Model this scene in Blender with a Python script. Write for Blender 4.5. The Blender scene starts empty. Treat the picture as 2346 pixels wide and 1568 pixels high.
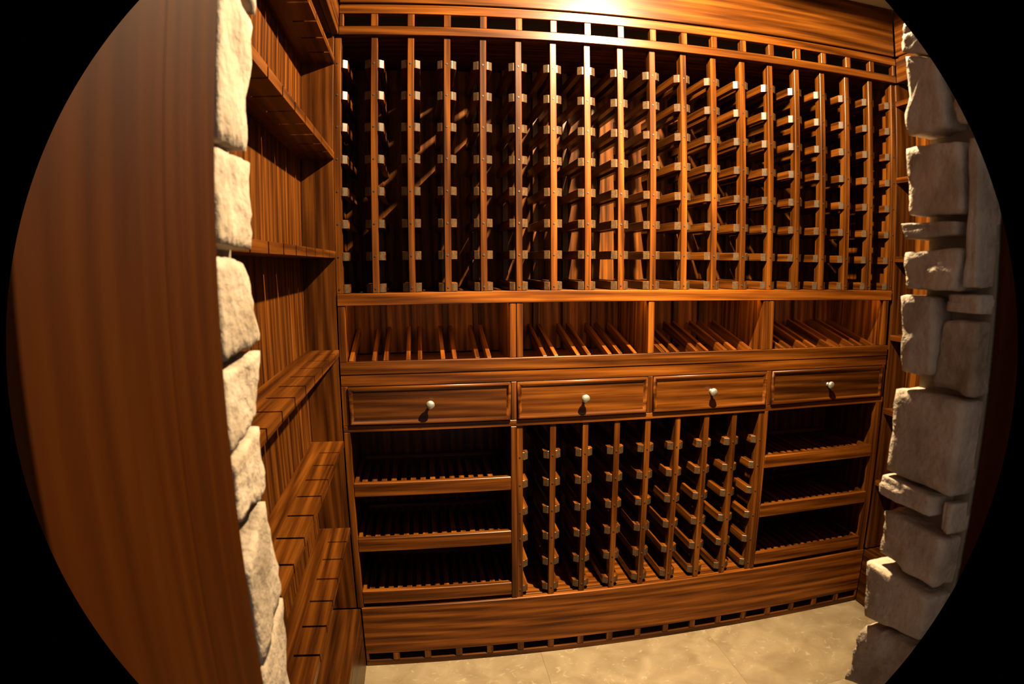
import bpy, bmesh, math, random
from mathutils import Vector, Matrix, noise

random.seed(7)
scene = bpy.context.scene
COL = scene.collection

# ------------------------------------------------------------------ camera
# fish-eye converter lens: radial polynomial, image circle of about 90 degrees
cam = bpy.data.cameras.new('camera')
cam.type = 'PANO'
cam.panorama_type = 'FISHEYE_LENS_POLYNOMIAL'
cam.sensor_fit = 'HORIZONTAL'
cam.sensor_width = 36.0
cam.sensor_height = 36.0 * 1568 / 2346
cam.fisheye_polynomial_k0 = 0.0
cam.fisheye_polynomial_k1 = -0.04789075030299208
cam.fisheye_polynomial_k2 = -2.8525034013784186e-05
cam.fisheye_polynomial_k3 = 1.667849185733509e-05
cam.fisheye_polynomial_k4 = -2.1573841471946313e-07
cam.fisheye_fov = math.radians(90.4)
cam.lens = 20.0
cam.dof.use_dof = True
cam.dof.focus_distance = 1.9
cam.dof.aperture_fstop = 6.3
cam.clip_start = 0.01
cam.clip_end = 50
cam_ob = bpy.data.objects.new('camera', cam)
COL.objects.link(cam_ob)
_r = Vector((0.98827645, -0.15257726, -0.00546227))
_u = Vector((0.02546805, 0.12947515, 0.99125555))
_f = Vector((0.15053583, 0.97977363, -0.13184309))
cam_ob.matrix_world = Matrix(((_r.x, _u.x, -_f.x, 0.234687), (_r.y, _u.y, -_f.y, -1.732361),
                              (_r.z, _u.z, -_f.z, 1.314940), (0, 0, 0, 1)))
scene.camera = cam_ob

# ------------------------------------------------------------------ world, exposure
w = bpy.data.worlds.new('world')
scene.world = w
w.use_nodes = True
w.node_tree.nodes['Background'].inputs['Color'].default_value = (1.0, 0.88, 0.80, 1)
w.node_tree.nodes['Background'].inputs['Strength'].default_value = 0.50
scene.view_settings.view_transform = 'Standard'
scene.view_settings.look = 'None'
scene.view_settings.exposure = 0.0
scene.view_settings.gamma = 1.0
scene.view_settings.use_curve_mapping = False

CEIL = 2.26
LAMP = Vector((0.90, -0.56, 2.232))
LAMP_W = 500.0
BEAM_W = 720.0
BEAM_AIM = Vector((0.80, -0.03, 0.85))
LAMP_COL = (1.0, 0.79, 0.46)
STRIP_W = 1.9
STRIP_COL = (1.0, 0.55, 0.22)

# ------------------------------------------------------------------ materials
def new_mat(name):
    m = bpy.data.materials.new(name)
    m.use_nodes = True
    nt = m.node_tree
    return m, nt, nt.nodes, nt.links, nt.nodes['Principled BSDF']

def wood(name, dark, mid, light, rough=0.34, gain=1.0, spec=0.17):
    m, nt, N, L, P = new_mat(name)
    at = N.new('ShaderNodeAttribute'); at.attribute_name = 'gv'
    oi = N.new('ShaderNodeObjectInfo')
    mul = N.new('ShaderNodeVectorMath'); mul.operation = 'SCALE'
    mul.inputs[0].default_value = (7.1, 13.7, 23.3)
    L.new(oi.outputs['Random'], mul.inputs['Scale'])
    add = N.new('ShaderNodeVectorMath'); add.operation = 'ADD'
    L.new(at.outputs['Vector'], add.inputs[0]); L.new(mul.outputs[0], add.inputs[1])

    def mapped(s):
        v = N.new('ShaderNodeVectorMath'); v.operation = 'MULTIPLY'
        v.inputs[1].default_value = s
        L.new(add.outputs[0], v.inputs[0])
        return v.outputs[0]
    fig = N.new('ShaderNodeTexNoise')
    fig.inputs['Scale'].default_value = 1.0; fig.inputs['Detail'].default_value = 3.0
    fig.inputs['Distortion'].default_value = 0.5
    L.new(mapped((2.6, 20.0, 20.0)), fig.inputs['Vector'])
    wav = N.new('ShaderNodeTexWave'); wav.wave_type = 'BANDS'; wav.bands_direction = 'DIAGONAL'
    wav.inputs['Scale'].default_value = 9.0; wav.inputs['Distortion'].default_value = 6.0
    wav.inputs['Detail'].default_value = 2.0; wav.inputs['Detail Scale'].default_value = 1.2
    L.new(mapped((0.085, 1.9, 1.9)), wav.inputs['Vector'])
    por = N.new('ShaderNodeTexNoise')
    por.inputs['Scale'].default_value = 1.0; por.inputs['Detail'].default_value = 2.0
    L.new(mapped((9.0, 320.0, 320.0)), por.inputs['Vector'])
    stk = N.new('ShaderNodeTexNoise')
    stk.inputs['Scale'].default_value = 1.0; stk.inputs['Detail'].default_value = 3.0
    L.new(mapped((3.5, 105.0, 105.0)), stk.inputs['Vector'])
    a = N.new('ShaderNodeMath'); a.operation = 'MULTIPLY_ADD'
    a.inputs[1].default_value = 0.34
    L.new(wav.outputs['Color'], a.inputs[0])
    b = N.new('ShaderNodeMath'); b.operation = 'MULTIPLY_ADD'
    b.inputs[1].default_value = 0.55; b.inputs[2].default_value = -0.02
    L.new(fig.outputs['Fac'], b.inputs[0]); L.new(b.outputs[0], a.inputs[2])
    c = N.new('ShaderNodeMath'); c.operation = 'MULTIPLY_ADD'
    c.inputs[1].default_value = 0.24
    L.new(por.outputs['Fac'], c.inputs[0])
    c2 = N.new('ShaderNodeMath'); c2.operation = 'SUBTRACT'; c2.inputs[1].default_value = 0.12
    s1 = N.new('ShaderNodeMath'); s1.operation = 'MULTIPLY_ADD'
    s1.inputs[1].default_value = 0.9
    L.new(stk.outputs['Fac'], s1.inputs[0]); L.new(a.outputs[0], s1.inputs[2])
    s2 = N.new('ShaderNodeMath'); s2.operation = 'SUBTRACT'; s2.inputs[1].default_value = 0.45
    L.new(s1.outputs[0], s2.inputs[0])
    L.new(s2.outputs[0], c.inputs[2]); L.new(c.outputs[0], c2.inputs[0])
    ramp = N.new('ShaderNodeValToRGB')
    e = ramp.color_ramp.elements
    e[0].position = 0.12; e[0].color = dark + (1,)
    e[1].position = 0.85; e[1].color = light + (1,)
    k = e.new(0.45); k.color = mid + (1,)
    L.new(c2.outputs[0], ramp.inputs['Fac'])
    # board to board tone
    tone = N.new('ShaderNodeMapRange')
    tone.inputs['To Min'].default_value = 0.78 * gain; tone.inputs['To Max'].default_value = 1.2 * gain
    L.new(oi.outputs['Random'], tone.inputs['Value'])
    sc = N.new('ShaderNodeVectorMath'); sc.operation = 'SCALE'
    L.new(ramp.outputs['Color'], sc.inputs[0]); L.new(tone.outputs[0], sc.inputs['Scale'])
    tint = N.new('ShaderNodeVectorMath'); tint.operation = 'MULTIPLY'     # boards picked lighter or darker; shade painted on display rear posts
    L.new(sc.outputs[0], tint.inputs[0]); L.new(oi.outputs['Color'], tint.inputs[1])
    L.new(tint.outputs[0], P.inputs['Base Color'])
    P.inputs['Roughness'].default_value = rough
    P.inputs['Specular IOR Level'].default_value = spec
    bp = N.new('ShaderNodeBump'); bp.inputs['Strength'].default_value = 0.12
    bp.inputs['Distance'].default_value = 0.001
    L.new(por.outputs['Fac'], bp.inputs['Height']); L.new(bp.outputs[0], P.inputs['Normal'])
    return m

WAL = wood('walnut', (0.0165, 0.0038, 0.0003), (0.050, 0.0128, 0.0010), (0.105, 0.0310, 0.0033))
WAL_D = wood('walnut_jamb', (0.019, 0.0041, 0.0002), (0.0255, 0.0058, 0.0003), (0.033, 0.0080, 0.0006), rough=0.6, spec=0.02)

WAL_B = wood('walnut_backing', (0.0165, 0.0038, 0.0003), (0.052, 0.0135, 0.0011), (0.110, 0.0330, 0.0036), rough=0.55, spec=0.06)

def end_grain():
    m, nt, N, L, P = new_mat('raw_end_grain')
    at = N.new('ShaderNodeAttribute'); at.attribute_name = 'gv'
    oi = N.new('ShaderNodeObjectInfo')
    n = N.new('ShaderNodeTexNoise'); n.noise_dimensions = '4D'
    n.inputs['Scale'].default_value = 160
    L.new(at.outputs['Vector'], n.inputs['Vector'])
    mm = N.new('ShaderNodeMath'); mm.operation = 'MULTIPLY'; mm.inputs[1].default_value = 50
    L.new(oi.outputs['Random'], mm.inputs[0]); L.new(mm.outputs[0], n.inputs['W'])
    r = N.new('ShaderNodeValToRGB')
    r.color_ramp.elements[0].color = (0.020, 0.010, 0.0045, 1); r.color_ramp.elements[0].position = 0.25
    r.color_ramp.elements[1].color = (0.040, 0.023, 0.011, 1); r.color_ramp.elements[1].position = 0.75
    L.new(n.outputs['Fac'], r.inputs['Fac']); L.new(r.outputs['Color'], P.inputs['Base Color'])
    P.inputs['Roughness'].default_value = 0.34
    P.inputs['Specular IOR Level'].default_value = 0.35
    return m
ENDG = end_grain()

def plain(name, col, rough=0.6, metal=0.0):
    m, nt, N, L, P = new_mat(name)
    n = N.new('ShaderNodeTexNoise'); n.inputs['Scale'].default_value = 40
    tc = N.new('ShaderNodeTexCoord'); L.new(tc.outputs['Object'], n.inputs['Vector'])
    r = N.new('ShaderNodeValToRGB')
    r.color_ramp.elements[0].color = tuple(c * 0.9 for c in col) + (1,)
    r.color_ramp.elements[1].color = tuple(min(1, c * 1.08) for c in col) + (1,)
    L.new(n.outputs['Fac'], r.inputs['Fac']); L.new(r.outputs['Color'], P.inputs['Base Color'])
    P.inputs['Roughness'].default_value = rough
    P.inputs['Metallic'].default_value = metal
    return m
PEG = plain('peg_wood', (0.012, 0.0055, 0.0028), 0.55)
NICKEL = plain('satin_nickel', (0.30, 0.28, 0.235), 0.42, 0.85)
PLASTER = plain('ceiling_plaster', (0.30, 0.26, 0.19), 0.9)
MORTAR = plain('mortar', (0.13, 0.098, 0.062), 0.95)
BACKP = plain('wall_board', (0.10, 0.06, 0.03), 0.9)
WHITE = plain('lamp_housing', (0.8, 0.8, 0.78), 0.4)

def stone_mat():
    m, nt, N, L, P = new_mat('cut_limestone')
    tc = N.new('ShaderNodeTexCoord'); oi = N.new('ShaderNodeObjectInfo')
    ad = N.new('ShaderNodeVectorMath'); ad.operation = 'ADD'
    L.new(tc.outputs['Object'], ad.inputs[0]); L.new(oi.outputs['Random'], ad.inputs[1])
    n = N.new('ShaderNodeTexNoise'); n.inputs['Scale'].default_value = 16; n.inputs['Detail'].default_value = 6
    L.new(ad.outputs[0], n.inputs['Vector'])
    r = N.new('ShaderNodeValToRGB')
    e = r.color_ramp.elements
    e[0].position = 0.28; e[0].color = (0.150, 0.102, 0.062, 1)
    e[1].position = 0.60; e[1].color = (0.29, 0.218, 0.160, 1)
    L.new(n.outputs['Fac'], r.inputs['Fac'])
    n2 = N.new('ShaderNodeTexNoise'); n2.inputs['Scale'].default_value = 90; n2.inputs['Detail'].default_value = 5
    L.new(ad.outputs[0], n2.inputs['Vector'])
    bp = N.new('ShaderNodeBump'); bp.inputs['Strength'].default_value = 0.8; bp.inputs['Distance'].default_value = 0.006
    L.new(n2.outputs['Fac'], bp.inputs['Height']); L.new(bp.outputs[0], P.inputs['Normal'])
    tone = N.new('ShaderNodeMapRange'); tone.inputs['To Min'].default_value = 0.85; tone.inputs['To Max'].default_value = 1.1
    L.new(oi.outputs['Random'], tone.inputs['Value'])
    sc = N.new('ShaderNodeVectorMath'); sc.operation = 'SCALE'
    L.new(r.outputs['Color'], sc.inputs[0]); L.new(tone.outputs[0], sc.inputs['Scale'])
    L.new(sc.outputs[0], P.inputs['Base Color'])
    P.inputs['Roughness'].default_value = 0.9
    return m
STONE = stone_mat()

def floor_mat():
    m, nt, N, L, P = new_mat('honed_travertine')
    tc = N.new('ShaderNodeTexCoord'); oi = N.new('ShaderNodeObjectInfo')
    ad = N.new('ShaderNodeVectorMath'); ad.operation = 'ADD'
    L.new(tc.outputs['Object'], ad.inputs[0]); L.new(oi.outputs['Random'], ad.inputs[1])
    n = N.new('ShaderNodeTexNoise'); n.inputs['Scale'].default_value = 9; n.inputs['Detail'].default_value = 7
    n.inputs['Distortion'].default_value = 0.8
    L.new(ad.outputs[0], n.inputs['Vector'])
    r = N.new('ShaderNodeValToRGB')
    e = r.color_ramp.elements
    e[0].position = 0.25; e[0].color = (0.085, 0.056, 0.029, 1)
    e[1].position = 0.75; e[1].color = (0.150, 0.110, 0.066, 1)
    L.new(n.outputs['Fac'], r.inputs['Fac'])
    n2 = N.new('ShaderNodeTexNoise'); n2.inputs['Scale'].default_value = 34; n2.inputs['Detail'].default_value = 6
    n2.inputs['Distortion'].default_value = 1.5
    L.new(ad.outputs[0], n2.inputs['Vector'])
    r2 = N.new('ShaderNodeValToRGB')
    r2.color_ramp.elements[0].position = 0.60; r2.color_ramp.elements[0].color = (0, 0, 0, 1)
    r2.color_ramp.elements[1].position = 0.70; r2.color_ramp.elements[1].color = (0.38, 0.38, 0.38, 1)
    L.new(n2.outputs['Fac'], r2.inputs['Fac'])
    mx = N.new('ShaderNodeMix'); mx.data_type = 'RGBA'
    L.new(r2.outputs['Color'], mx.inputs['Factor']); L.new(r.outputs['Color'], mx.inputs['A'])
    mx.inputs['B'].default_value = (0.22, 0.185, 0.122, 1)
    L.new(mx.outputs['Result'], P.inputs['Base Color'])
    P.inputs['Roughness'].default_value = 0.45
    bp = N.new('ShaderNodeBump'); bp.inputs['Strength'].default_value = 0.2; bp.inputs['Distance'].default_value = 0.002
    L.new(n2.outputs['Fac'], bp.inputs['Height']); L.new(bp.outputs[0], P.inputs['Normal'])
    return m
FLOOR = floor_mat()

def glow(name, col, strength):
    m, nt, N, L, P = new_mat(name)
    P.inputs['Base Color'].default_value = (0.8, 0.7, 0.5, 1)
    P.inputs['Emission Color'].default_value = col + (1,)
    P.inputs['Emission Strength'].default_value = strength
    return m

# ------------------------------------------------------------------ helpers
WPOS = {}

def link(o, parent=None, world=(0, 0, 0)):
    COL.objects.link(o)
    WPOS[o.name] = Vector(world)
    if parent is not None:
        o.parent = parent
        o.location = Vector(world) - WPOS[parent.name]
    else:
        o.location = world
    return o

def tag(o, label=None, cat=None, group=None, kind=None):
    if label: o['label'] = label
    if cat: o['category'] = cat
    if group: o['group'] = group
    if kind: o['kind'] = kind
    return o

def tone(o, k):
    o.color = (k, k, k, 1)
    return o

def thing(name, label, cat, world, group=None):
    o = bpy.data.objects.new(name, None)
    o.empty_display_size = 0.05
    link(o, None, world)
    return tag(o, label, cat, group)

def grain(me, axis):
    a = me.attributes.new('gv', 'FLOAT_VECTOR', 'POINT')
    for i, v in enumerate(me.vertices):
        c = v.co
        a.data[i].vector = ((c.x, c.y, c.z), (c.y, c.x, c.z), (c.z, c.x, c.y))[axis]

CACHE = {}

def box_mesh(dx, dy, dz, mats, axis=None, bev=0.0012, front_end=False):
    key = (round(dx, 5), round(dy, 5), round(dz, 5), tuple(m.name for m in mats), axis, bev, front_end)
    if key in CACHE:
        return CACHE[key]
    if axis is None:
        axis = max(range(3), key=lambda i: (dx, dy, dz)[i])
    bm = bmesh.new()
    bmesh.ops.create_cube(bm, size=1.0)
    for v in bm.verts:
        v.co = Vector((v.co.x * dx, v.co.y * dy, v.co.z * dz))
    if front_end:
        for f in bm.faces:
            if f.normal.y < -0.9:
                f.material_index = 1
    if bev:
        bmesh.ops.bevel(bm, geom=list(bm.edges), offset=min(bev, 0.3 * min(dx, dy, dz)), segments=1, affect='EDGES', profile=0.5)
    me = bpy.data.meshes.new('box')
    bm.to_mesh(me); bm.free()
    for m in mats:
        me.materials.append(m)
    grain(me, axis)
    CACHE[key] = me
    return me

def box(name, parent, x0, x1, y0, y1, z0, z1, mat=None, axis=None, bev=0.0012, front_end=False):
    mats = [mat or WAL] + ([ENDG] if front_end else [])
    me = box_mesh(x1 - x0, y1 - y0, z1 - z0, mats, axis, bev, front_end)
    o = bpy.data.objects.new(name, me)
    return link(o, parent, ((x0 + x1) / 2, (y0 + y1) / 2, (z0 + z1) / 2))

def mesh_obj(name, parent, verts, faces, mat, world, axis=0, smooth=False):
    me = bpy.data.meshes.new(name)
    me.from_pydata(verts, [], faces)
    me.update()
    bm = bmesh.new(); bm.from_mesh(me)
    bmesh.ops.recalc_face_normals(bm, faces=bm.faces)
    bm.to_mesh(me); bm.free()
    me.materials.append(mat)
    grain(me, axis)
    if smooth:
        for p in me.polygons: p.use_smooth = True
    return link(bpy.data.objects.new(name, me), parent, world)

def multi_box(name, parent, boxes, mat, world, kind=None):
    """one piece of structure made of several boxes (world coordinates)"""
    vs, fs = [], []
    for (x0, x1, y0, y1, z0, z1) in boxes:
        n = len(vs)
        for x in (x0, x1):
            for y in (y0, y1):
                for z in (z0, z1):
                    vs.append((x - world[0], y - world[1], z - world[2]))
        for f in ((0, 1, 3, 2), (4, 6, 7, 5), (0, 4, 5, 1), (2, 3, 7, 6), (0, 2, 6, 4), (1, 5, 7, 3)):
            fs.append(tuple(n + i for i in f))
    o = mesh_obj(name, parent, vs, fs, mat, world)
    if kind: o['kind'] = kind
    return o

# ------------------------------------------------------------------ the setting
DEPTH = 0.32          # back of the racking
YF = -1.112           # cellar face of the door wall
YH = -1.496           # hall face of the door wall
XL, XR = -0.11, 2.005

fl = multi_box('floor', None, [(-1.3, 3.0, -2.6, 0.40, -0.06, -0.009)], MORTAR, (0.9, -1.0, -0.03), 'structure')
tag(fl, 'pale mottled travertine floor slabs of the cellar', None)
# slabs
xs = [-0.12, 0.595, 1.21, 1.90, 2.12]
ys = [0.02, -0.40, -0.86, -1.30]
for i in range(len(xs) - 1):
    for j in range(len(ys) - 1):
        box('floor_tile', fl, xs[i] + .0002, xs[i + 1] - .0002, ys[j + 1] + .0002, ys[j] - .0002, -0.01, 0.0, FLOOR, 0, 0.0004)
wb = multi_box('wall_back', None, [(-0.25, 2.15, DEPTH + .012, DEPTH + .08, 0, CEIL)], BACKP, (0.95, DEPTH + .05, 1.1), 'structure')
wl = multi_box('wall_left', None, [(-0.25, XL - .022, YF, DEPTH + .012, 0, CEIL)], BACKP, (XL - .1, -.4, 1.1), 'structure')
wr = multi_box('wall_right', None, [(XR + .022, 2.15, YF, DEPTH + .012, 0, CEIL)], BACKP, (XR + .1, -.4, 1.1), 'structure')
ce = multi_box('ceiling', None, [(-0.25, 2.15, YH, DEPTH + .08, CEIL, CEIL + .06)], PLASTER, (0.95, -.5, CEIL + .03), 'structure')
for o, s in ((wb, 'dark board wall behind the wine racks'), (wl, 'board wall behind the shelves on the left'),
             (wr, 'board wall behind the shelves on the right'), (ce, 'cream plaster ceiling of the cellar')):
    tag(o, s)

wf = multi_box('wall_front', None, [(-0.25, 0.040, -1.222, YF - .004, 0, 2.10), (0.888, 2.15, -1.222, YF - .004, 0, 2.10),
                                    (-0.25, 2.15, -1.222, YF - .004, 2.10, CEIL)], MORTAR, (0.45, -1.17, 1.1), 'structure')
tag(wf, 'cut limestone blocks set in mortar around the doorway')
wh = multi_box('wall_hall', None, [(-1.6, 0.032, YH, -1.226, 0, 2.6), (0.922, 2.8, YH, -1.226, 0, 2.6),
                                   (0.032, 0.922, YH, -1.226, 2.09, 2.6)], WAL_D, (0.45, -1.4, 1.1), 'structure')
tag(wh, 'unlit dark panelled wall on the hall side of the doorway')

# wooden door jambs
def jamb(name, label, pieces):
    o = bpy.data.objects.new(name, None)
    p = pieces[0]
    link(o, None, ((p[0] + p[1]) / 2, -1.36, 0))
    o['kind'] = 'structure'; o['label'] = label
    for q in pieces:
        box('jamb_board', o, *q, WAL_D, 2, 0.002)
    return o
jamb('trim_1', 'brown wooden door jamb running up beside the camera on the left',
     [(0.034, 0.0620, -1.331, -1.2235, 0, 2.06), (0.034, 0.0640, -1.4966, -1.3325, 0, 2.06)])
jamb('trim_2', 'dark unlit wooden door jamb on the right of the doorway',
     [(0.892, 0.920, -1.331, -1.2235, 0, 2.06), (0.890, 0.920, -1.4966, -1.3325, 0, 2.06)])
box('head_board', jamb('trim_3', 'wooden head jamb across the top of the doorway', [(0.064, 0.890, -1.4966, -1.3325, 2.06, 2.088)]),
    0.064, 0.890, -1.331, -1.2235, 2.06, 2.088, WAL_D, 0, 0.002)

# --- limestone blocks of the reveal
def stone(quad, xf, sgn, thick=0.06, amp=0.004, seed=0, rnd=0.16, proud=0.0, cuts=9):
    """quad: (y, z) of the visible face, in order cellar-top, hall-top, hall-bottom, cellar-bottom.
    sgn=+1: the face looks towards +x, -1 towards -x."""
    rg = random.Random(seed)
    bm = bmesh.new()
    bmesh.ops.create_cube(bm, size=2.0)
    bmesh.ops.subdivide_edges(bm, edges=list(bm.edges), cuts=cuts, use_grid_fill=True)
    cy = sum(q[0] for q in quad) / 4; cz = sum(q[1] for q in quad) / 4
    world = Vector((xf - sgn * thick / 2, cy, cz))
    jit = [rg.uniform(-1, 1) * 0.006 for _ in range(8)]
    off = Vector((rg.uniform(0, 50), rg.uniform(0, 50), rg.uniform(0, 50)))
    hy = max(abs(quad[0][0] - quad[1][0]), abs(quad[3][0] - quad[2][0])) / 2
    hz = max(abs(quad[0][1] - quad[3][1]), abs(quad[1][1] - quad[2][1])) / 2
    rad = rnd * min(hy, hz, thick / 2) + 0.0015
    for v in bm.verts:
        p = v.co.copy()
        # round the arrises in real units
        real = Vector((p.x * thick / 2, p.y * hy, p.z * hz))
        lim = Vector((thick / 2 - rad, hy - rad, hz - rad))
        q = Vector((max(-lim.x, min(lim.x, real.x)), max(-lim.y, min(lim.y, real.y)), max(-lim.z, min(lim.z, real.z))))
        d = real - q
        if d.length > 1e-9:
            real = q + d.normalized() * min(rad, d.length)
        p = Vector((real.x / (thick / 2), real.y / hy, real.z / hz))
        a = (p.y + 1) / 2      # 1 = cellar side
        b = (p.z + 1) / 2      # 1 = top
        y = (quad[0][0] * a + quad[1][0] * (1 - a)) * b + (quad[3][0] * a + quad[2][0] * (1 - a)) * (1 - b)
        z = (quad[0][1] * a + quad[1][1] * (1 - a)) * b + (quad[3][1] * a + quad[2][1] * (1 - a)) * (1 - b)
        x = xf - sgn * thick / 2 + sgn * (p.x * thick / 2 + (proud if p.x > 0 else 0))
        k = (1 if p.x > 0 else 0) + (2 if p.y > 0 else 0) + (4 if p.z > 0 else 0)
        P = Vector((x, y, z))
        n1 = noise.noise(P * 26 + off); n2 = noise.noise(P * 70 + off * 2); n3 = noise.noise(P * 160 + off)
        dsp = amp * (0.8 * n1 + 0.55 * n2 + 0.25 * n3)
        dr = Vector((sgn * p.x, p.y, p.z)); dr.normalize()
        P += dr * dsp + Vector((sgn * jit[k] * 0.35, 0, 0)) * (1 if p.x > 0 else 0)
        v.co = P - world
    me = bpy.data.meshes.new('stone')
    bm.to_mesh(me); bm.free()
    me.materials.append(STONE)
    for pl in me.polygons: pl.use_smooth = True
    return link(bpy.data.objects.new('stone', me), wf, world)

H = -1.2215
left_stones = [
    ([(-1.100, 1.70), (H, 1.70), (H, 1.615), (-1.108, 1.578)], 0.004),
    ([(-1.122, 1.560), (H, 1.605), (H, 1.425), (-1.124, 1.432)], 0.002),
    ([(-1.110, 1.423), (H, 1.420), (H, 1.337), (-1.117, 1.333)], 0.001),
    ([(-1.138, 1.322), (H, 1.325), (H, 1.234), (-1.098, 1.238)], 0.0),
    ([(-1.108, 1.229), (H, 1.222), (H, 1.150), (-1.124, 1.162)], 0.002),
    ([(-1.124, 1.152), (H, 1.142), (H, 1.085), (-1.116, 1.076)], 0.0),
    ([(-1.124, 1.070), (H, 1.040), (H, 0.930), (-1.104, 0.945)], 0.002),
    ([(-1.104, 0.938), (H, 0.918), (H, 0.800), (-1.126, 0.812)], 0.0),
    ([(-1.112, 0.803), (H, 0.792), (H, 0.620), (-1.112, 0.625)], 0.0),
    ([(-1.112, 0.615), (H, 0.612), (H, 0.380), (-1.112, 0.390)], 0.0),
    ([(-1.112, 0.380), (H, 0.372), (H, 0.012), (-1.112, 0.012)], 0.0),
    ([(-1.112, 2.085), (H, 2.085), (H, 1.880), (-1.112, 1.870)], 0.0),
    ([(-1.112, 1.862), (H, 1.872), (H, 1.710), (-1.110, 1.708)], 0.0),
]
for i, (q, pr) in enumerate(left_stones):
    stone(q, 0.061, 1, 0.075, 0.0050, 11 + i, 0.06, pr)
right_stones = [
    ([(-1.108, 1.640), (-1.170, 1.655), (-1.176, 1.575), (-1.112, 1.600)], .006, .008),
    ([(-1.114, 1.594), (-1.166, 1.575), (-1.176, 1.488), (-1.112, 1.486)], .006, .008),
    ([(-1.178, 1.560), (H, 1.565), (H, 1.482), (-1.188, 1.488)], .008, .0),
    ([(-1.104, 1.474), (-1.196, 1.470), (-1.200, 1.382), (-1.110, 1.384)], .003, .004),
    ([(-1.098, 1.375), (-1.192, 1.374), (-1.190, 1.357), (-1.108, 1.353)], .0015, .003),
    ([(-1.110, 1.337), (-1.200, 1.342), (-1.196, 1.290), (-1.110, 1.288)], .003, .005),
    ([(-1.103, 1.279), (-1.160, 1.280), (-1.166, 1.181), (-1.115, 1.179)], .005, .004),
    ([(-1.174, 1.286), (H, 1.287), (H, 1.264), (-1.175, 1.264)], .002, -.006),
    ([(-1.165, 1.253), (H, 1.254), (H, 1.165), (-1.160, 1.169)], .006, -.006),
    ([(-1.208, 1.470), (H, 1.470), (H, 1.296), (-1.206, 1.296)], .003, .002),
    ([(-1.108, 1.156), (H, 1.159), (H, 1.041), (-1.106, 1.038)], .003, .005),
    ([(-1.104, 1.032), (-1.198, 1.033), (-1.198, 1.005), (-1.102, 1.004)], .003, .008),
    ([(-1.205, 1.029), (H, 1.030), (H, 0.990), (-1.208, 0.992)], .003, -.004),
    ([(-1.112, 0.982), (H, 0.982), (H, 0.914), (-1.114, 0.916)], .005, .003),
    ([(-1.102, 0.900), (H, 0.902), (H, 0.840), (-1.118, 0.816)], .003, .010),
    ([(-1.120, 0.806), (H, 0.826), (H, 0.700), (-1.100, 0.690)], .012, .010),
    ([(-1.112, 0.680), (H, 0.690), (H, 0.420), (-1.112, 0.425)], .004, .004),
    ([(-1.112, 0.415), (H, 0.410), (H, 0.012), (-1.112, 0.012)], .004, .004),
    ([(-1.112, 2.085), (H, 2.085), (H, 1.870), (-1.112, 1.860)], .005, .0),
    ([(-1.112, 1.850), (H, 1.860), (H, 1.665), (-1.112, 1.655)], .006, .0),
]
for i, (q, am, pr) in enumerate(right_stones):
    stone(q, 0.856, -1, 0.075, am, 71 + i, 0.07, pr)

# ------------------------------------------------------------------ tall wine rack
P = 0.105
ROWS = [1.24728 + i * 0.09342 for i in range(8)]
rk = thing('wine_rack', 'tall empty walnut wine rack of closely spaced uprights filling the back wall', 'wine rack', (0.945, 0.15, 1.234))
box('side_panel', rk, -0.0108, -0.0100, 0.003, DEPTH, 1.234, 1.98, WAL, 2, 0)
box('side_panel', rk, 1.9002, 1.9012, 0.003, DEPTH, 1.234, 1.98, WAL, 2, 0)
for k in range(18):
    box('back_plank', rk, k * P + .0008, (k + 1) * P - .0008, DEPTH - .01, DEPTH, 1.2345, 1.98, WAL_B, 2, 0.002)

def peg_mesh(r, h):
    key = ('peg', r, h)
    if key in CACHE: return CACHE[key]
    bm = bmesh.new()
    bmesh.ops.create_cone(bm, cap_ends=True, segments=12, radius1=r, radius2=r * .85, depth=h, matrix=Matrix.Rotation(math.radians(90), 4, 'X'))
    me = bpy.data.meshes.new('peg'); bm.to_mesh(me); bm.free()
    me.materials.append(PEG); CACHE[key] = me
    return me

def support_mesh(s, length):
    key = ('support', s, round(length, 5))
    if key in CACHE: return CACHE[key]
    h, w, flat, bd = 0.0125, 0.018, 0.0055, 0.0090
    # plan outline (x outwards from the post, y from the front end), mirrored for the left side
    plan = [(0, 0), (flat, 0), (w, bd), (w, length), (0, length)]
    vs = [(s * (x - w / 2), y - length / 2, z) for z in (-h, h) for x, y in plan]
    n = len(plan)
    fs = [tuple(range(n)), tuple(range(n, 2 * n))] + [(i, (i + 1) % n, n + (i + 1) % n, n + i) for i in range(n)]
    me = bpy.data.meshes.new('support'); me.from_pydata(vs, [], fs); me.update()
    bm = bmesh.new(); bm.from_mesh(me); bmesh.ops.recalc_face_normals(bm, faces=bm.faces)
    for f in bm.faces:
        if f.normal.y < -0.5: f.material_index = 1
    bmesh.ops.bevel(bm, geom=list(bm.edges), offset=0.0008, segments=1, affect='EDGES', profile=0.5)
    bm.to_mesh(me); bm.free()
    me.materials.append(WAL); me.materials.append(ENDG)
    grain(me, 1)
    CACHE[key] = me
    return me

def ladder(rack, x, z0, z1, rows, left=True, right=True, yr=0.29, zback=None):
    p = box('post', rack, x - .0095, x + .0095, 0.004, 0.034, z0, z1, WAL, 2)
    for z in rows:
        link(bpy.data.objects.new('peg', peg_mesh(.0032, .002)), p, (x, 0.0036, z))
    box('rear_post', rack, x - .0095, x + .0095, yr, DEPTH - .0105, zback if zback is not None else z0, z1, WAL, 2)
    for z in rows:
        for s, on in ((-1, left), (1, right)):
            if on:
                xc = x + s * (.0097 + .009)
                ln = DEPTH - .0105 - 0.0095
                link(bpy.data.objects.new('bottle_support', support_mesh(s, ln)), rack, (xc, 0.0095 + ln / 2, z))

for k in range(19):
    x = k * P
    ladder(rk, x, 1.2338, 1.9815, ROWS, k > 0, k < 18, 0.29)

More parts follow.
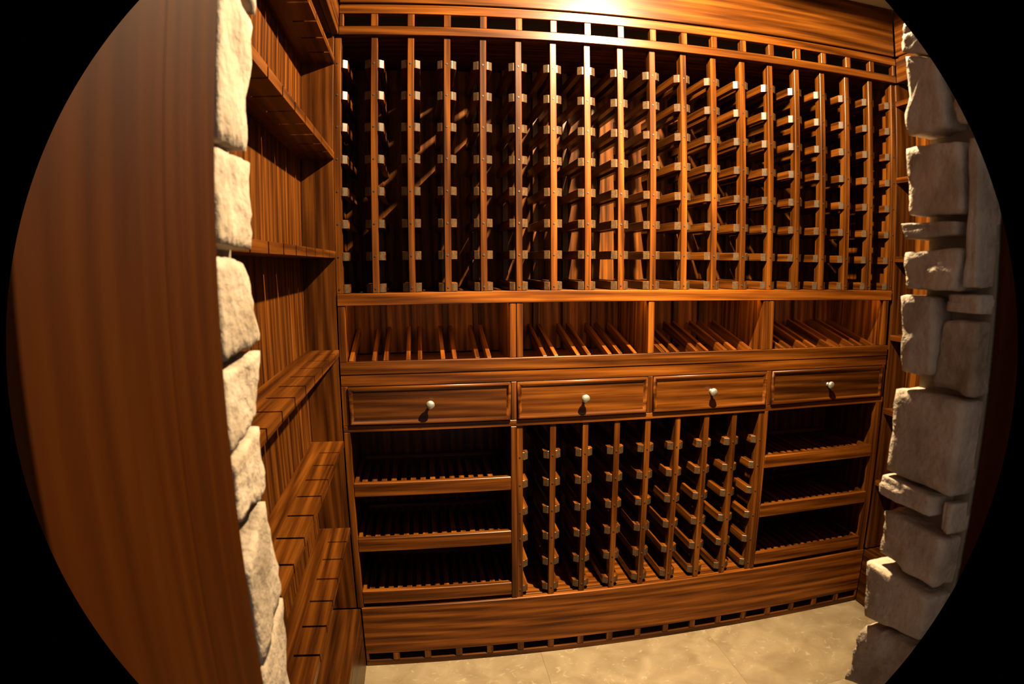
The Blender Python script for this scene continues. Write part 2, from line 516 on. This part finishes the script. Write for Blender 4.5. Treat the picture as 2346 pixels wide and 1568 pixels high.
# ------------------------------------------------------------------ cornices
co = thing('cornice', 'slotted walnut cornice running above the tall wine rack', 'cornice', (0.945, 0.0, 1.982))
box('rail', co, 0.0035, 1.8955, -0.010, 0.012, 1.982, 2.0075, WAL, 0)
box('rail', co, 0.0035, 1.8955, -0.010, 0.012, 2.046, 2.0705, WAL, 0)
for k in range(0, 19):
    x = min(max(k * P, 0.0105), 1.888)
    box('slot_divider', co, x - (.010 if 0 < k < 18 else .006), x + (.010 if 0 < k < 18 else .006), -0.0085, 0.012, 2.008, 2.0455, WAL, 2)
box('shadow_strip', co, 0.0035, 1.8955, 0.006, 0.014, 2.071, 2.0815, WAL, 0)
tone(box('fascia_board', co, 0.0035, 1.8955, -0.004, 0.014, 2.082, CEIL - .001, WAL, 0), 0.75)
box('soffit', co, -0.009, 1.899, 0.0125, DEPTH, 1.983, 1.992, WAL, 0)

def side_cornice(xf, sgn, label):
    c = thing('cornice', label, 'cornice', (xf, -0.55, 1.982))
    def xx(a, b):
        lo, hi = xf - sgn * a, xf - sgn * b
        return (min(lo, hi), max(lo, hi))
    y0, y1 = YF + .002, -0.0105
    box('rail', c, *xx(0.0, 0.02), y0, y1, 1.982, 2.0705, WAL, 1)
    box('shadow_strip', c, *xx(0.014, 0.02), y0, y1, 2.071, 2.0815, WAL, 1)
    box('fascia_board', c, *xx(0.005, 0.02), y0, -0.0045, 2.082, CEIL - .001, WAL, 1)
    box('soffit', c, *xx(0.0205, 0.108), y0, y1, 1.983, 1.992, WAL, 1)
    return c
side_cornice(0.003, 1, 'plain walnut cornice above the shelves on the left wall')
side_cornice(1.896, -1, 'plain walnut cornice above the shelves on the right wall')

# ------------------------------------------------------------------ angled display shelf
ds = thing('display_shelf', 'sloping bottle display in four lit bays under the tall rack', 'display shelf', (0.945, 0.15, 0.997))
tone(box('rail', ds, -0.008, 1.893, -0.002, 0.0215, 1.199, 1.2335, WAL, 0), 1.2)
box('rail', ds, -0.0078, 1.889, -0.0020, 0.0115, 0.997, 1.034, WAL, 0)
box('top_board', ds, -0.009, 1.899, 0.022, DEPTH, 1.218, 1.2335, WAL, 0)
for k in range(18):
    box('back_plank', ds, k * P + .0008, (k + 1) * P - .0008, DEPTH - .01, DEPTH, 1.0125, 1.2175, WAL_B, 2, 0.002)
for k in range(19):
    tone(box('rear_post', ds, k * P - .0095, k * P + .0095, 0.29, DEPTH - .0105, 1.0125, 1.2175, WAL_B, 2), 0.4)  # shade put into the colour, so posts stay dark under the strips
box('shelf_floor', ds, 0.0, 1.886, 0.0125, 0.288, 0.9985, 1.012, WAL, 0)
STILES = [(-0.0078, 0.013), (0.494, 0.5132), (0.5148, 0.534), (0.931, 0.952), (1.342, 1.3632), (1.3648, 1.385), (1.857, 1.882)]
for a, b in STILES:
    box('stile', ds, a, b, 0.0, 0.022, 1.0345, 1.1985, WAL, 2)
for a, b in ((-0.0005, 0.010), (0.498, 0.512), (0.516, 0.530), (0.934, 0.949), (1.346, 1.361), (1.367, 1.381), (1.866, 1.881)):
    box('partition', ds, a, b, 0.0225, 0.289, 1.0125, 1.1985, WAL, 2)

def slope_bar(x, w=0.0125, h=0.032):
    y0, y1, z0, z1 = 0.014, 0.287, 1.036, 1.106
    L_ = math.hypot(y1 - y0, z1 - z0); a = math.atan2(z1 - z0, y1 - y0)
    me = box_mesh(w, L_, h, [WAL], 1, .001)
    o = bpy.data.objects.new('slat', me)
    n = Vector((0, -math.sin(a), math.cos(a)))
    c = Vector((x, (y0 + y1) / 2, (z0 + z1) / 2)) - n * h / 2
    link(o, ds, c)
    o.rotation_euler = (a, 0, 0)
BAYS = [(0.013, 0.494), (0.534, 0.931), (0.952, 1.342), (1.385, 1.857)]
pairs = [0.0055, 0.108, 0.2098, 0.3134, 0.4166, 0.622, 0.7264, 0.8286, 0.912, 0.972, 1.024, 1.128, 1.232, 1.325, 1.452, 1.555, 1.659, 1.762, 1.853]
for c in pairs:
    for s in (-0.0175, 0.0175):
        x = c + s
        if any(a + .007 < x < b - .007 for a, b in BAYS):
            slope_bar(x)
LEDM = glow('light_strip_glow', STRIP_COL, 1.5)
for a, b in BAYS:
    box('light_strip', ds, a + .03, b - .03, 0.023, 0.031, 1.2055, 1.2125, LEDM, 0, 0)
    la = bpy.data.lights.new('light_strip', 'AREA')
    la.shape = 'RECTANGLE'; la.size = b - a - .02; la.size_y = 0.008
    la.energy = STRIP_W * (b - a) / 0.45; la.color = STRIP_COL
    lo = bpy.data.objects.new('light_strip_lamp', la)
    link(lo, ds, ((a + b) / 2, 0.0275, 1.2045))
    lo.rotation_euler = (math.radians(38), 0, 0)

# ------------------------------------------------------------------ drawer cabinet
cb = thing('drawer_cabinet', 'walnut base cabinet with four knobbed drawers, pull-out trays and slotted toe board', 'cabinet', (0.945, 0.15, 0.0))
X0, X1 = -0.0078, 1.889
box('rail', cb, X0, X1, 0.0, 0.02, 0.9615, 0.9965, WAL, 0)
box('rail', cb, X0, X1, 0.0, 0.02, 0.822, 0.8415, WAL, 0)
B = [0.0027, 0.5061, 0.9432, 1.3787, 1.8826]
for i, b in enumerate(B):
    lo, hi = (b - .0105, b + .0085) if i == 0 else ((b - .0085, b + .003) if i == 4 else (b - .0085, b + .0085))
    box('stile', cb, lo, hi, 0.0, 0.02, 0.842, 0.961, WAL, 2)
for a, b in ((-0.0078, 0.0115), (0.4962, 0.5140), (1.3712, 1.3852), (1.8590, 1.886)):
    box('stile', cb, a, b, 0.0, 0.02, 0.2285, 0.8215, WAL, 2)
box('cabinet_floor', cb, X0, X1, 0.0205, DEPTH - .002, 0.212, 0.2278, WAL, 0)
box('drawer_deck', cb, X0, X1, 0.0205, DEPTH - .002, 0.826, 0.838, WAL, 0)
box('back_panel', cb, X0, X1, DEPTH - .0015, DEPTH + .008, 0.0, 0.996, WAL, 2, 0)
for x in (-0.002, 0.4995, 1.3745, 1.8800):
    box('partition', cb, x, x + .009, 0.0208, DEPTH - .0025, 0.2283, 0.8255, WAL, 2, 0)

def ring(prof, w, h):
    """mitred moulding round a w x h rectangle centred on the origin, facing -y"""
    vs, fs = [], []
    n = len(prof)
    for sx, sz in ((-1, 1), (1, 1), (1, -1), (-1, -1)):
        for d, y in prof:
            vs.append((sx * (w / 2 - d), y, sz * (h / 2 - d)))
    for i in range(4):
        j = (i + 1) % 4
        for k in range(n - 1):
            fs.append((i * n + k, j * n + k, j * n + k + 1, i * n + k + 1))
    return vs, fs

def knob_mesh():
    prof = [(0.0, 0.0), (0.0075, 0.0), (0.0075, 0.0016), (0.0046, 0.003), (0.0042, 0.009), (0.0062, 0.0125), (0.0108, 0.0148),
            (0.0130, 0.0178), (0.0130, 0.0205), (0.0112, 0.0236), (0.0075, 0.0258), (0.0, 0.0268)]
    seg = 28; vs = []; fs = []
    for r, h in prof:
        for s in range(seg):
            a = 2 * math.pi * s / seg
            vs.append((r * math.cos(a), -h, r * math.sin(a)))
    for i in range(len(prof) - 1):
        for s in range(seg):
            t = (s + 1) % seg
            fs.append((i * seg + s, i * seg + t, (i + 1) * seg + t, (i + 1) * seg + s))
    me = bpy.data.meshes.new('knob'); me.from_pydata(vs, [], fs); me.update()
    bm = bmesh.new(); bm.from_mesh(me); bmesh.ops.remove_doubles(bm, verts=bm.verts, dist=1e-6)
    bmesh.ops.recalc_face_normals(bm, faces=bm.faces); bm.to_mesh(me); bm.free()
    for p in me.polygons: p.use_smooth = True
    me.materials.append(NICKEL)
    return me
KNOB = knob_mesh()
KX = [0.2535, 0.7255, 1.158, 1.6245]
for i in range(4):
    a, b = B[i] + .0102, B[i + 1] - .0102
    z0, z1 = 0.8435, 0.9598
    d = tone(box('drawer', cb, a, b, -0.0012, 0.019, z0, z1, WAL, 0, 0.001), (0.68, 1.0, 0.9, 0.75)[i])
    cx, cz = (a + b) / 2, (z0 + z1) / 2
    vs, fs = ring([(0.0, 0.0), (0.0, -0.0020), (0.0010, -0.0042), (0.0032, -0.0056), (0.0058, -0.0056), (0.0082, -0.0042), (0.0096, -0.0022), (0.0118, -0.0012), (0.0130, 0.0)], b - a, z1 - z0)
    mo = mesh_obj('moulding', d, vs, fs, WAL, (cx, -0.0013, cz), 0, True)
    kn = bpy.data.objects.new('knob', KNOB)
    link(kn, d, (KX[i], -0.0013, 0.9035))
    kn['label'] = 'satin nickel knob'

def tray(x0, x1, z0, z1):
    t = box('tray_front', cb, x0, x1, -0.0005, 0.018, z0, z1, WAL, 0, 0.0015)
    n = max(2, round((x1 - x0 - .026) / 0.0303))
    pitch = (x1 - x0 - .026) / n
    for i in range(n):
        x = x0 + .013 + (i + .5) * pitch
        box('slat', t, x - .0085, x + .0085, 0.0185, 0.2725, z1 - .024, z1 - .013, WAL, 1, .001)
    box('tray_side', t, x0, x0 + .012, 0.0185, 0.285, z0, z1 - .001, WAL, 1)
    box('tray_side', t, x1 - .012, x1, 0.0185, 0.285, z0, z1 - .001, WAL, 1)
    box('tray_light_block', t, x0 + .0125, x1 - .0125, 0.0185, 0.2725, z0, z0 + .006, WAL, 1, 0)  # panel added under the slats to block light to the trays below
    box('tray_back', t, x0 + .0125, x1 - .0125, 0.273, 0.285, z0, z1 - .001, WAL, 0)
for (x0, x1) in ((0.0122, 0.4955), (1.3862, 1.8582)):
    for (z0, z1) in ((0.6155, 0.6590), (0.4300, 0.4750), (0.2430, 0.2880)):
        tray(x0, x1, z0, z1)

# slotted toe board
tone(box('toe_board', cb, 0.004, 1.889, -0.003, 0.016, 0.0490, 0.2278, WAL, 0, 0.002), 1.3)
box('toe_rail', cb, 0.004, 1.889, -0.002, 0.016, 0.0008, 0.0200, WAL, 0, 0.001)
for k in range(0, 19):
    x = min(max(k * P, 0.0095), 1.884)
    hw = .0108 if 0 < k < 18 else .0045
    box('slot_divider', cb, x - hw, x + hw, -0.0025, 0.012, 0.0203, 0.0487, WAL, 2, 0.0008)
box('toe_back', cb, 0.004, 1.889, 0.06, 0.07, 0.0005, 0.2115, PEG, 0, 0)

# ------------------------------------------------------------------ low wine rack
lr = thing('wine_rack', 'low walnut wine rack standing in the cabinet between the pull-out trays', 'wine rack', (0.945, 0.15, 0.2282))
LROWS = [0.2545 + i * 0.0932 for i in range(6)]
for k in range(9):
    ladder(lr, 0.5243 + k * 0.10455, 0.2282, 0.8212, LROWS, k > 0, k < 8, 0.285)

# ------------------------------------------------------------------ slotted wall shelves
SHELF_TOPS = [1.917, 1.640, 1.357, 1.0715, 0.7965, 0.5155]
STARTS = [-0.10, -0.115, -0.118, -0.087, -0.110, -0.097]

def shelf_piece(parent, xf, sgn, zt, start, name='shelf', yend=YF + .004):
    """board with saw-cut bottle slots along its front edge; xf front edge, sgn=+1 faces +x"""
    d, th, kerf, cut = 0.0955, 0.0195, 0.0075, 0.056
    pts = [(0, -0.0005)]
    y = start
    while y > yend + .03:
        pts += [(0, y + kerf / 2), (-cut, y + kerf / 2), (-cut, y - kerf / 2), (0, y - kerf / 2)]
        y -= 0.1080
    pts += [(0, yend), (-d, yend), (-d, -0.0005)]
    yc = (yend) / 2
    bm = bmesh.new()
    vs = [bm.verts.new((sgn * (px + d / 2), py - yc, th / 2)) for px, py in pts]
    f = bm.faces.new(vs)
    r = bmesh.ops.extrude_face_region(bm, geom=[f])
    for g in r['geom']:
        if isinstance(g, bmesh.types.BMVert): g.co.z -= th
    bmesh.ops.triangulate(bm, faces=[q for q in bm.faces if len(q.verts) > 4])
    bmesh.ops.recalc_face_normals(bm, faces=bm.faces)
    me = bpy.data.meshes.new(name); bm.to_mesh(me); bm.free()
    me.materials.append(WAL); grain(me, 1)
    return link(bpy.data.objects.new(name, me), parent, (xf - sgn * d / 2, yc, zt - th / 2))

def shelf_unit(xf, sgn, label, npl):
    u = thing('shelf_unit', label, 'shelf unit', (xf, -0.55, 0.0))
    xb = xf - sgn * 0.0960
    lo, hi = sorted((xb, xf - sgn * 0.0030))
    tone(box('side_panel', u, lo, hi, 0.0002, 0.018, 0.2285, 1.9815, WAL, 2), 0.7)
    # tongued back boards
    pw = 1.11 / npl
    lo, hi = sorted((xb - sgn * .0002, xb - sgn * 0.012))
    for i in range(npl):
        y1 = -i * pw
        box('plank', u, lo, hi, y1 - pw + .0006, y1 - .0006, 0.2, 1.9815, WAL_B, 2, 0)
    for zt, st in zip(SHELF_TOPS, STARTS):
        shelf_piece(u, xf, sgn, zt, st)
    lo, hi = sorted((xf - sgn * 0.0955, xf + sgn * .010))
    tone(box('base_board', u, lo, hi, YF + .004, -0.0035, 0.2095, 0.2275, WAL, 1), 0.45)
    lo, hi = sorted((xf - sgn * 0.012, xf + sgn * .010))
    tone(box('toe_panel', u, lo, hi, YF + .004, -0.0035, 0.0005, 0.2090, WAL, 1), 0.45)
    return u
ul = shelf_unit(-0.0085, 1, 'slotted walnut shelves with tongued board back on the left wall', 21)
ul.rotation_euler.z = 0.0
ur = shelf_unit(1.899, -1, 'slotted walnut shelves along the right wall, seen past the stone', 21)

# ------------------------------------------------------------------ ceiling light
cl = thing('ceiling_light', 'small round downlight fixed to the cellar ceiling', 'light', (LAMP.x, LAMP.y, CEIL))
def lathe(name, parent, prof, mat, world, seg=32):
    vs, fs = [], []
    for r, h in prof:
        for s in range(seg):
            a = 2 * math.pi * s / seg
            vs.append((r * math.cos(a), r * math.sin(a), h))
    for i in range(len(prof) - 1):
        for s in range(seg):
            t = (s + 1) % seg
            fs.append((i * seg + s, i * seg + t, (i + 1) * seg + t, (i + 1) * seg + s))
    return mesh_obj(name, parent, vs, fs, mat, world, 2, True)
lathe('trim_ring', cl, [(0.040, 0.0), (0.052, 0.0), (0.052, -0.012), (0.046, -0.018), (0.040, -0.016), (0.040, 0.0)], WHITE, (LAMP.x, LAMP.y, CEIL - .0005))
lathe('lens', cl, [(0.0395, -0.004), (0.030, -0.010), (0.016, -0.013), (0.001, -0.014)], glow('lens_glow', LAMP_COL, 6.0), (LAMP.x, LAMP.y, CEIL - .0005))
ld = bpy.data.lights.new('downlight', 'SPOT')
ld.energy = LAMP_W; ld.color = LAMP_COL; ld.spot_size = math.radians(179); ld.spot_blend = 0.06
ld.shadow_soft_size = 0.022
link(bpy.data.objects.new('downlight', ld), cl, LAMP)
bd = bpy.data.lights.new('downlight_beam', 'SPOT')          # the reflector's beam inside the wide spill of the same lamp
bd.energy = BEAM_W; bd.color = LAMP_COL; bd.spot_size = math.radians(72); bd.spot_blend = 1.0
bd.shadow_soft_size = 0.022
bo = bpy.data.objects.new('downlight_beam', bd)
link(bo, cl, LAMP)
bo.rotation_euler = (BEAM_AIM - LAMP).to_track_quat('-Z', 'Y').to_euler()
